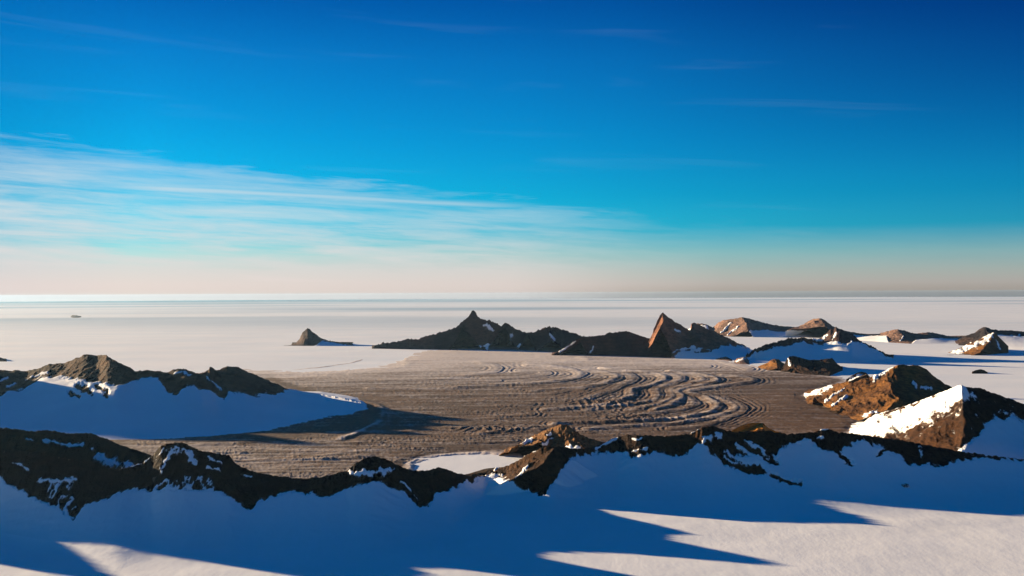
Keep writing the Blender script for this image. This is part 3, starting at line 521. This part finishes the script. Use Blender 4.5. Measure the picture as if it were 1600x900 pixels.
# left ridge with its shaded snow apron
massif('rocky_ridge', 'long brown ridge at left with pyramid summit above shaded blue snow basin', 'ridge',
       [(-500, 530), (-350, 498), (-260, 496), (-200, 506), (-120, 538), (-60, 562), (-20, 576), (0, 578), (20, 579), (42, 580), (60, 575), (75, 570), (92, 568), (105, 566), (118, 560), (130, 555), (136, 553.5), (150, 555), (157, 554.5), (165, 554), (172, 558), (185, 566), (200, 573), (212, 580), (228, 579), (245, 580), (262, 581), (275, 577), (284, 576), (298, 580), (312, 583), (324, 582), (327, 574), (331, 573), (334, 580), (342, 578), (352, 573), (364, 572), (376, 576), (388, 581), (398, 585), (412, 591), (424, 597), (436, 601), (446, 607), (470, 612), (500, 617), (540, 624), (565, 631), (578, 639)],
       [(-500, 10700), (-300, 10600), (-200, 10250), (0, 9900), (150, 9750), (185, 9400), (315, 9400), (345, 9900), (445, 10300), (500, 10400), (578, 9600)], [(-500, 705), (0, 697), (200, 691), (300, 688), (400, 681), (480, 669), (540, 656), (560, 650), (578, 642)], 900, step=0.8, rows=200, amp=26, wave=260, expo=1.0, seed=65, rock=rock_material('umber_rock', (0.026, 0.013, 0.008), (0.075, 0.038, 0.022), (0.14, 0.068, 0.034)), jag=1.2, edge=5, dsm=21, wide=90, mids=8,
       expo_of=lambda x: 1.5 + 0.0 * x,
       bottom=[(-500, 660), (-100, 640), (0, 617), (15, 612), (40, 604), (60, 590), (85, 586), (110, 590), (160, 597), (175, 600), (200, 597), (235, 588), (245, 590), (255, 600), (262, 612), (275, 618), (285, 607), (292, 600), (315, 606), (325, 608), (335, 616), (350, 622), (358, 612), (380, 612), (400, 618), (415, 613), (430, 618), (440, 612), (447, 609), (455, 605)],
       strokes=[('s', [(39, 592), (55, 586), (73, 581)], 3.6), ('s', [(-4, 596), (12, 588)], 3.0), ('s', [(10, 602), (24, 599)], 4), ('r', [(108, 612), (122, 618)], 6), ('r', [(125, 603), (140, 612)], 9), ('r', [(150, 602), (166, 612), (167, 618)], 6), ('s', [(272, 584), (287, 580), (296, 585)], 5), ('s', [(322, 588), (345, 608)], 2.6)],
       spurs=[dict(pts=[(163, 554, 9660), (172, 566, 9600), (180, 585, 9450), (178, 600, 9300)], left=0.42, right=0.7, wob=40),
              dict(pts=[(138, 554, 9780), (142, 568, 9700), (140, 585, 9550)], left=0.5, right=0.8, wob=40),
              dict(pts=[(75, 570, 10050), (60, 588, 9700), (38, 600, 9450)], left=0.4, right=0.9, wob=30),
              dict(pts=[(330, 573, 9700), (345, 592, 9550), (360, 612, 9350)], left=0.55, right=0.8, wob=30),
              dict(pts=[(290, 578, 9400), (325, 608, 9100)], left=0.5, right=0.8, wob=30)])

# outcrops just behind the near ridge
massif('rock_outcrop', 'orange sunlit crag behind the near ridge at the moraine', 'rock outcrop',
       [(790, 703), (806, 696), (818, 690), (830, 682), (842, 676), (852, 671), (862, 668), (870, 665), (876, 662.5), (884, 664), (892, 668), (900, 675), (912, 681), (925, 686), (945, 692), (960, 697)], [(790, 6900), (875, 6600), (960, 6500)],
       [(790, 712), (960, 745)], 350, step=0.6, rows=100, amp=24, wave=110, expo=0.9, seed=67, rock=rock_material('orange_crag_rock', (0.10, 0.045, 0.018), (0.24, 0.115, 0.045), (0.24, 0.11, 0.04), 2.0), jag=1.2,
       spurs=[dict(pts=[(884, 665, 6580), (895, 680, 6480), (905, 694, 6330)], left=0.40, right=0.8, wob=20), dict(pts=[(862, 669, 6640), (850, 684, 6500), (835, 700, 6350)], left=0.42, right=0.7, wob=20),
              dict(pts=[(838, 680, 6750), (822, 690, 6650), (806, 700, 6500)], left=0.5, right=0.8, wob=20)],
       strokes=[('s', [(812, 696), (828, 684)], 4), ('s', [(845, 695), (862, 684)], 4), ('s', [(880, 697), (905, 699)], 5), ('s', [(853, 680), (860, 676)], 2.5)])
massif('rock_outcrop', 'small rust orange rounded knoll poking above the near ridge crest', 'rock outcrop',
       [(1136, 676), (1148, 669), (1160, 664), (1172, 661), (1184, 660), (1192, 661), (1198, 668), (1212, 674), (1226, 678)], [(0, 6300)],
       [(1136, 720), (1226, 725)], 300, step=0.7, rows=60, amp=8, wave=120, expo=1.0, seed=69, rock=ROCK_RUST, jag=0.5,
       spurs=[dict(pts=[(1191, 661, 6295), (1193, 672, 6200), (1195, 690, 6000)], left=0.32, right=1.0, wob=12)])

# near ridge and the snow field below it
NEAR_CREST = [(-900, 690), (-600, 684), (-475, 682), (-462, 667), (-423, 651), (-392, 667), (-289, 694), (-220, 677), (-207, 662), (-120, 631), (-60, 665), (0, 704), (60, 706), (100, 715), (140, 722), (170, 731), (185, 733), (205, 729), (222, 723), (235, 714), (242, 705), (250, 697), (262, 692.5), (275, 691), (290, 692.5), (300, 699), (310, 703), (330, 707), (345, 709), (357, 712), (364, 720), (372, 727), (385, 733), (400, 738), (430, 743), (470, 748), (500, 745), (540, 736), (552, 726), (562, 720), (575, 713.5), (585, 713), (597, 715), (608, 720), (620, 727), (640, 735), (665, 735), (680, 731.5), (692, 731), (705, 736), (715, 740), (740, 744), (757, 743.5), (770, 738), (785, 731), (800, 723), (820, 712), (838, 703), (850, 699), (865, 697), (880, 698), (895, 701), (910, 701), (925, 698), (940, 693), (950, 688), (965, 682), (980, 679), (995, 680), (1010, 679), (1025, 681), (1040, 682), (1060, 679.5), (1075, 678), (1085, 674), (1095, 668), (1104, 666), (1112, 664.5), (1122, 668), (1135, 673), (1150, 675), (1165, 673), (1180, 674), (1195, 672), (1210, 675), (1230, 678), (1250, 677), (1270, 675), (1282, 671), (1292, 670), (1300, 673), (1310, 676), (1325, 677), (1345, 679), (1370, 683), (1400, 686), (1440, 694), (1500, 705), (1550, 712), (1600, 718), (1700, 720), (1800, 700), (1950, 705), (2150, 690), (2400, 700)]
NEAR_DIST = [(-900, 5200), (-110, 5200), (-60, 5000), (0, 4830), (185, 4700), (240, 4770), (480, 4730), (570, 4830), (650, 4930), (700, 5060), (757, 5430), (783, 5480), (820, 5430), (857, 5370), (880, 5450), (935, 5620), (965, 5690), (995, 5610), (1100, 5600), (1500, 5500), (2400, 5400)]
NEAR_BOTTOM = [(-900, 760), (0, 745), (20, 757), (50, 775), (85, 790), (113, 808), (130, 790), (180, 768), (215, 763), (260, 763), (300, 762), (330, 762), (365, 778), (390, 794), (405, 780), (450, 765), (510, 773), (540, 762), (575, 750), (600, 752), (630, 768), (655, 786), (668, 786), (680, 770), (720, 755), (760, 742), (780, 742), (800, 752), (830, 768), (850, 768), (866, 748), (874, 735), (888, 715), (925, 706), (960, 704), (990, 712), (1030, 704), (1060, 712), (1080, 700), (1090, 690), (1110, 700), (1140, 708), (1190, 708), (1210, 712), (1222, 690), (1240, 692), (1275, 690), (1285, 700), (1300, 705), (1330, 692), (1345, 686), (1370, 697), (1395, 708), (1420, 722), (1470, 725), (1500, 718), (1530, 712), (1560, 714), (1600, 720), (1700, 730), (2400, 720)]
FIELD_Z = 40.0
def near_extra(PX, py, D, XX, M):
    # broken rock bands inside the left snow faces
    rib = ridged(PX / 13 + py / 30, py / 20, 3, 91)
    m = ss(60, 80, PX) * ss(125, 110, PX) * ss(745, 760, py) + ss(225, 250, PX) * ss(345, 320, PX) * ss(735, 745, py)
    return M + 2.6 * np.clip(m, 0, 1) * (rib - 0.18) * np.where(M < 0.3, 1, 0)
NEAR_STROKES = [
    ('s', [(188, 731), (212, 727), (232, 716)], 3.2), ('s', [(242, 718), (255, 700)], 2), ('s', [(262, 708), (285, 702), (296, 708), (300, 722)], 9), ('s', [(262, 715), (250, 735)], 6),
    ('r', [(285, 706), (292, 716)], 5), ('s', [(325, 715), (345, 724)], 5), ('s', [(322, 730), (345, 733)], 4), ('s', [(375, 742), (392, 744)], 4), ('s', [(20, 722), (42, 730)], 5), ('s', [(60, 750), (115, 748)], 7),
    ('s', [(550, 738), (580, 738), (610, 733)], 8), ('s', [(625, 752), (640, 764)], 3), ('s', [(646, 770), (655, 782)], 3),
    ('r', [(648, 742), (655, 785)], 9), ('r', [(700, 745), (680, 762)], 8), ('s', [(772, 733), (800, 720), (838, 702)], 2.6),
    ('s', [(805, 747), (815, 738), (822, 728)], 4), ('r', [(842, 740), (832, 756)], 6), ('r', [(862, 735), (855, 748)], 6), ('r', [(842, 768), (858, 752)], 9),
    ('s', [(938, 696), (962, 685)], 3.2), ('s', [(930, 700), (936, 698)], 3), ('s', [(990, 687), (1002, 686)], 4), ('s', [(985, 705), (1010, 700)], 2.5),
    ('r', [(1085, 680), (1120, 672), (1170, 684), (1230, 688)], 13), ('s', [(1095, 693), (1108, 682), (1122, 680)], 8), ('s', [(1076, 676), (1092, 669)], 3.2),
    ('r', [(1112, 700), (1140, 722), (1165, 733), (1190, 736)], 13), ('r', [(1205, 742), (1225, 752), (1250, 756)], 6), ('s', [(1130, 712), (1142, 722), (1155, 722)], 4),
    ('r', [(1150, 686), (1175, 700), (1205, 722)], 8), ('s', [(1150, 692), (1175, 712), (1210, 730)], 6), ('s', [(1162, 686), (1185, 700), (1195, 706)], 5), ('r', [(1190, 690), (1210, 722)], 8), ('s', [(1222, 700), (1245, 692), (1262, 690)], 7),
    ('r', [(1292, 690), (1312, 712), (1330, 725)], 6), ('r', [(1275, 692), (1290, 700)], 6), ('s', [(1276, 683), (1284, 682)], 4), ('r', [(1368, 712), (1385, 702)], 4), ('s', [(1275, 672), (1292, 670)], 2.4),
    ('r', [(1408, 700), (1420, 718), (1480, 722)], 9), ('s', [(1436, 698), (1438, 714)], 4), ('r', [(1480, 715), (1540, 712), (1560, 716)], 5), ('r', [(1400, 700), (1470, 702)], 9),
    ('s', [(1405, 684), (1425, 684), (1440, 690)], 4), ('s', [(1450, 692), (1500, 700)], 3)]
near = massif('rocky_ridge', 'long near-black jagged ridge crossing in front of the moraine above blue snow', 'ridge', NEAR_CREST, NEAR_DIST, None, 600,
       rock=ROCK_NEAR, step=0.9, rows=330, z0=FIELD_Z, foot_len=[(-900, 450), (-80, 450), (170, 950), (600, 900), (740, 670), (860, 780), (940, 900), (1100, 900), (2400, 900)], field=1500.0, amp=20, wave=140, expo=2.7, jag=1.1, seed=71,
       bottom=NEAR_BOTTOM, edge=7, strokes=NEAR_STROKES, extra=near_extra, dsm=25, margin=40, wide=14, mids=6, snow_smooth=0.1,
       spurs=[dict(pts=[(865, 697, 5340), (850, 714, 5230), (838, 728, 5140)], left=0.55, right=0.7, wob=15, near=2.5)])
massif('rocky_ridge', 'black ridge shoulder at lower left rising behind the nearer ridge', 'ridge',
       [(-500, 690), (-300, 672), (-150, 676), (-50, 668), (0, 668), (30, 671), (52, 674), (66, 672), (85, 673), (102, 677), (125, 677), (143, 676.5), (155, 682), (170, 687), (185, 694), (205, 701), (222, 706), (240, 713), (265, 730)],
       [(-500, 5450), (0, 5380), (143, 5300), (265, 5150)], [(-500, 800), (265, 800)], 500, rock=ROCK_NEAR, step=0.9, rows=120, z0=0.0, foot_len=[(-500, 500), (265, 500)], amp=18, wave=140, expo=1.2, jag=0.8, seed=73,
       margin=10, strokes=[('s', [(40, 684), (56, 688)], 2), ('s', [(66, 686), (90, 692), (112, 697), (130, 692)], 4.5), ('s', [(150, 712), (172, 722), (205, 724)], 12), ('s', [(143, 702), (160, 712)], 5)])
# lone stone on the snow
def stone(name, label, px, py, size):
    import bmesh; c = int(np.argmin(np.abs(near['px'] - px))); Dc = near['D'][:, c]; gap = H - (py - yh(px)) * Dc / F - near['Z'][:, c]
    k0 = int(np.argmax(gap < 0)); d = float(Dc[k0]); ground = float(near['Z'][k0, c])
    bm = bmesh.new(); bmesh.ops.create_icosphere(bm, subdivisions=4, radius=1)
    for v in bm.verts:
        c = v.co.copy(); k = 1 + 0.35 * float(pn(c.x * 1.7 + 3, c.y * 1.7 + c.z, 5)) + 0.25 * float(pn(c.x * 4, c.z * 4 + c.y, 6))
        v.co = Vector((c.x * size * k, c.y * size * 1.2 * k, max(c.z, -0.35) * size * 0.62 * k))
    me = bpy.data.meshes.new(name); bm.to_mesh(me); bm.free(); me.materials.append(ROCK_NEAR)
    o = bpy.data.objects.new(name, me); sc.collection.objects.link(o); o.location = ((px - 800) / F * d, d, ground + 4)
    o['label'] = label; o['category'] = 'rock'; return o
stone('rock', 'single small black rock alone on the shaded blue snow below the ridge', 1413, 761, 17)

# ------------------------------------------------------------------ haze: thin even air inside one closed box
HAZE = 1.4e-6
def haze():
    m = bpy.data.materials.new('haze_air'); m.use_nodes = True; t = NT(m.node_tree); t.n.clear()
    out = t.node('ShaderNodeOutputMaterial'); v = t.node('ShaderNodeVolumePrincipled')
    v.inputs['Color'].default_value = (0.36, 0.62, 0.95, 1); v.inputs['Density'].default_value = HAZE; v.inputs['Anisotropy'].default_value = 0.45
    t.l.new(v.outputs[0], out.inputs['Volume'])
    x, y0, y1, z0, z1 = 202000, -202000, 202000, -70, 1060
    me = bpy.data.meshes.new('haze')
    vs = [(-x, y0, z0), (x, y0, z0), (x, y1, z0), (-x, y1, z0), (-x, y0, z1), (x, y0, z1), (x, y1, z1), (-x, y1, z1)]
    me.from_pydata(vs, [], [(0, 3, 2, 1), (4, 5, 6, 7), (0, 1, 5, 4), (1, 2, 6, 5), (2, 3, 7, 6), (3, 0, 4, 7)]); me.materials.append(m)
    o = bpy.data.objects.new('haze', me); sc.collection.objects.link(o); o['kind'] = 'stuff'
haze()
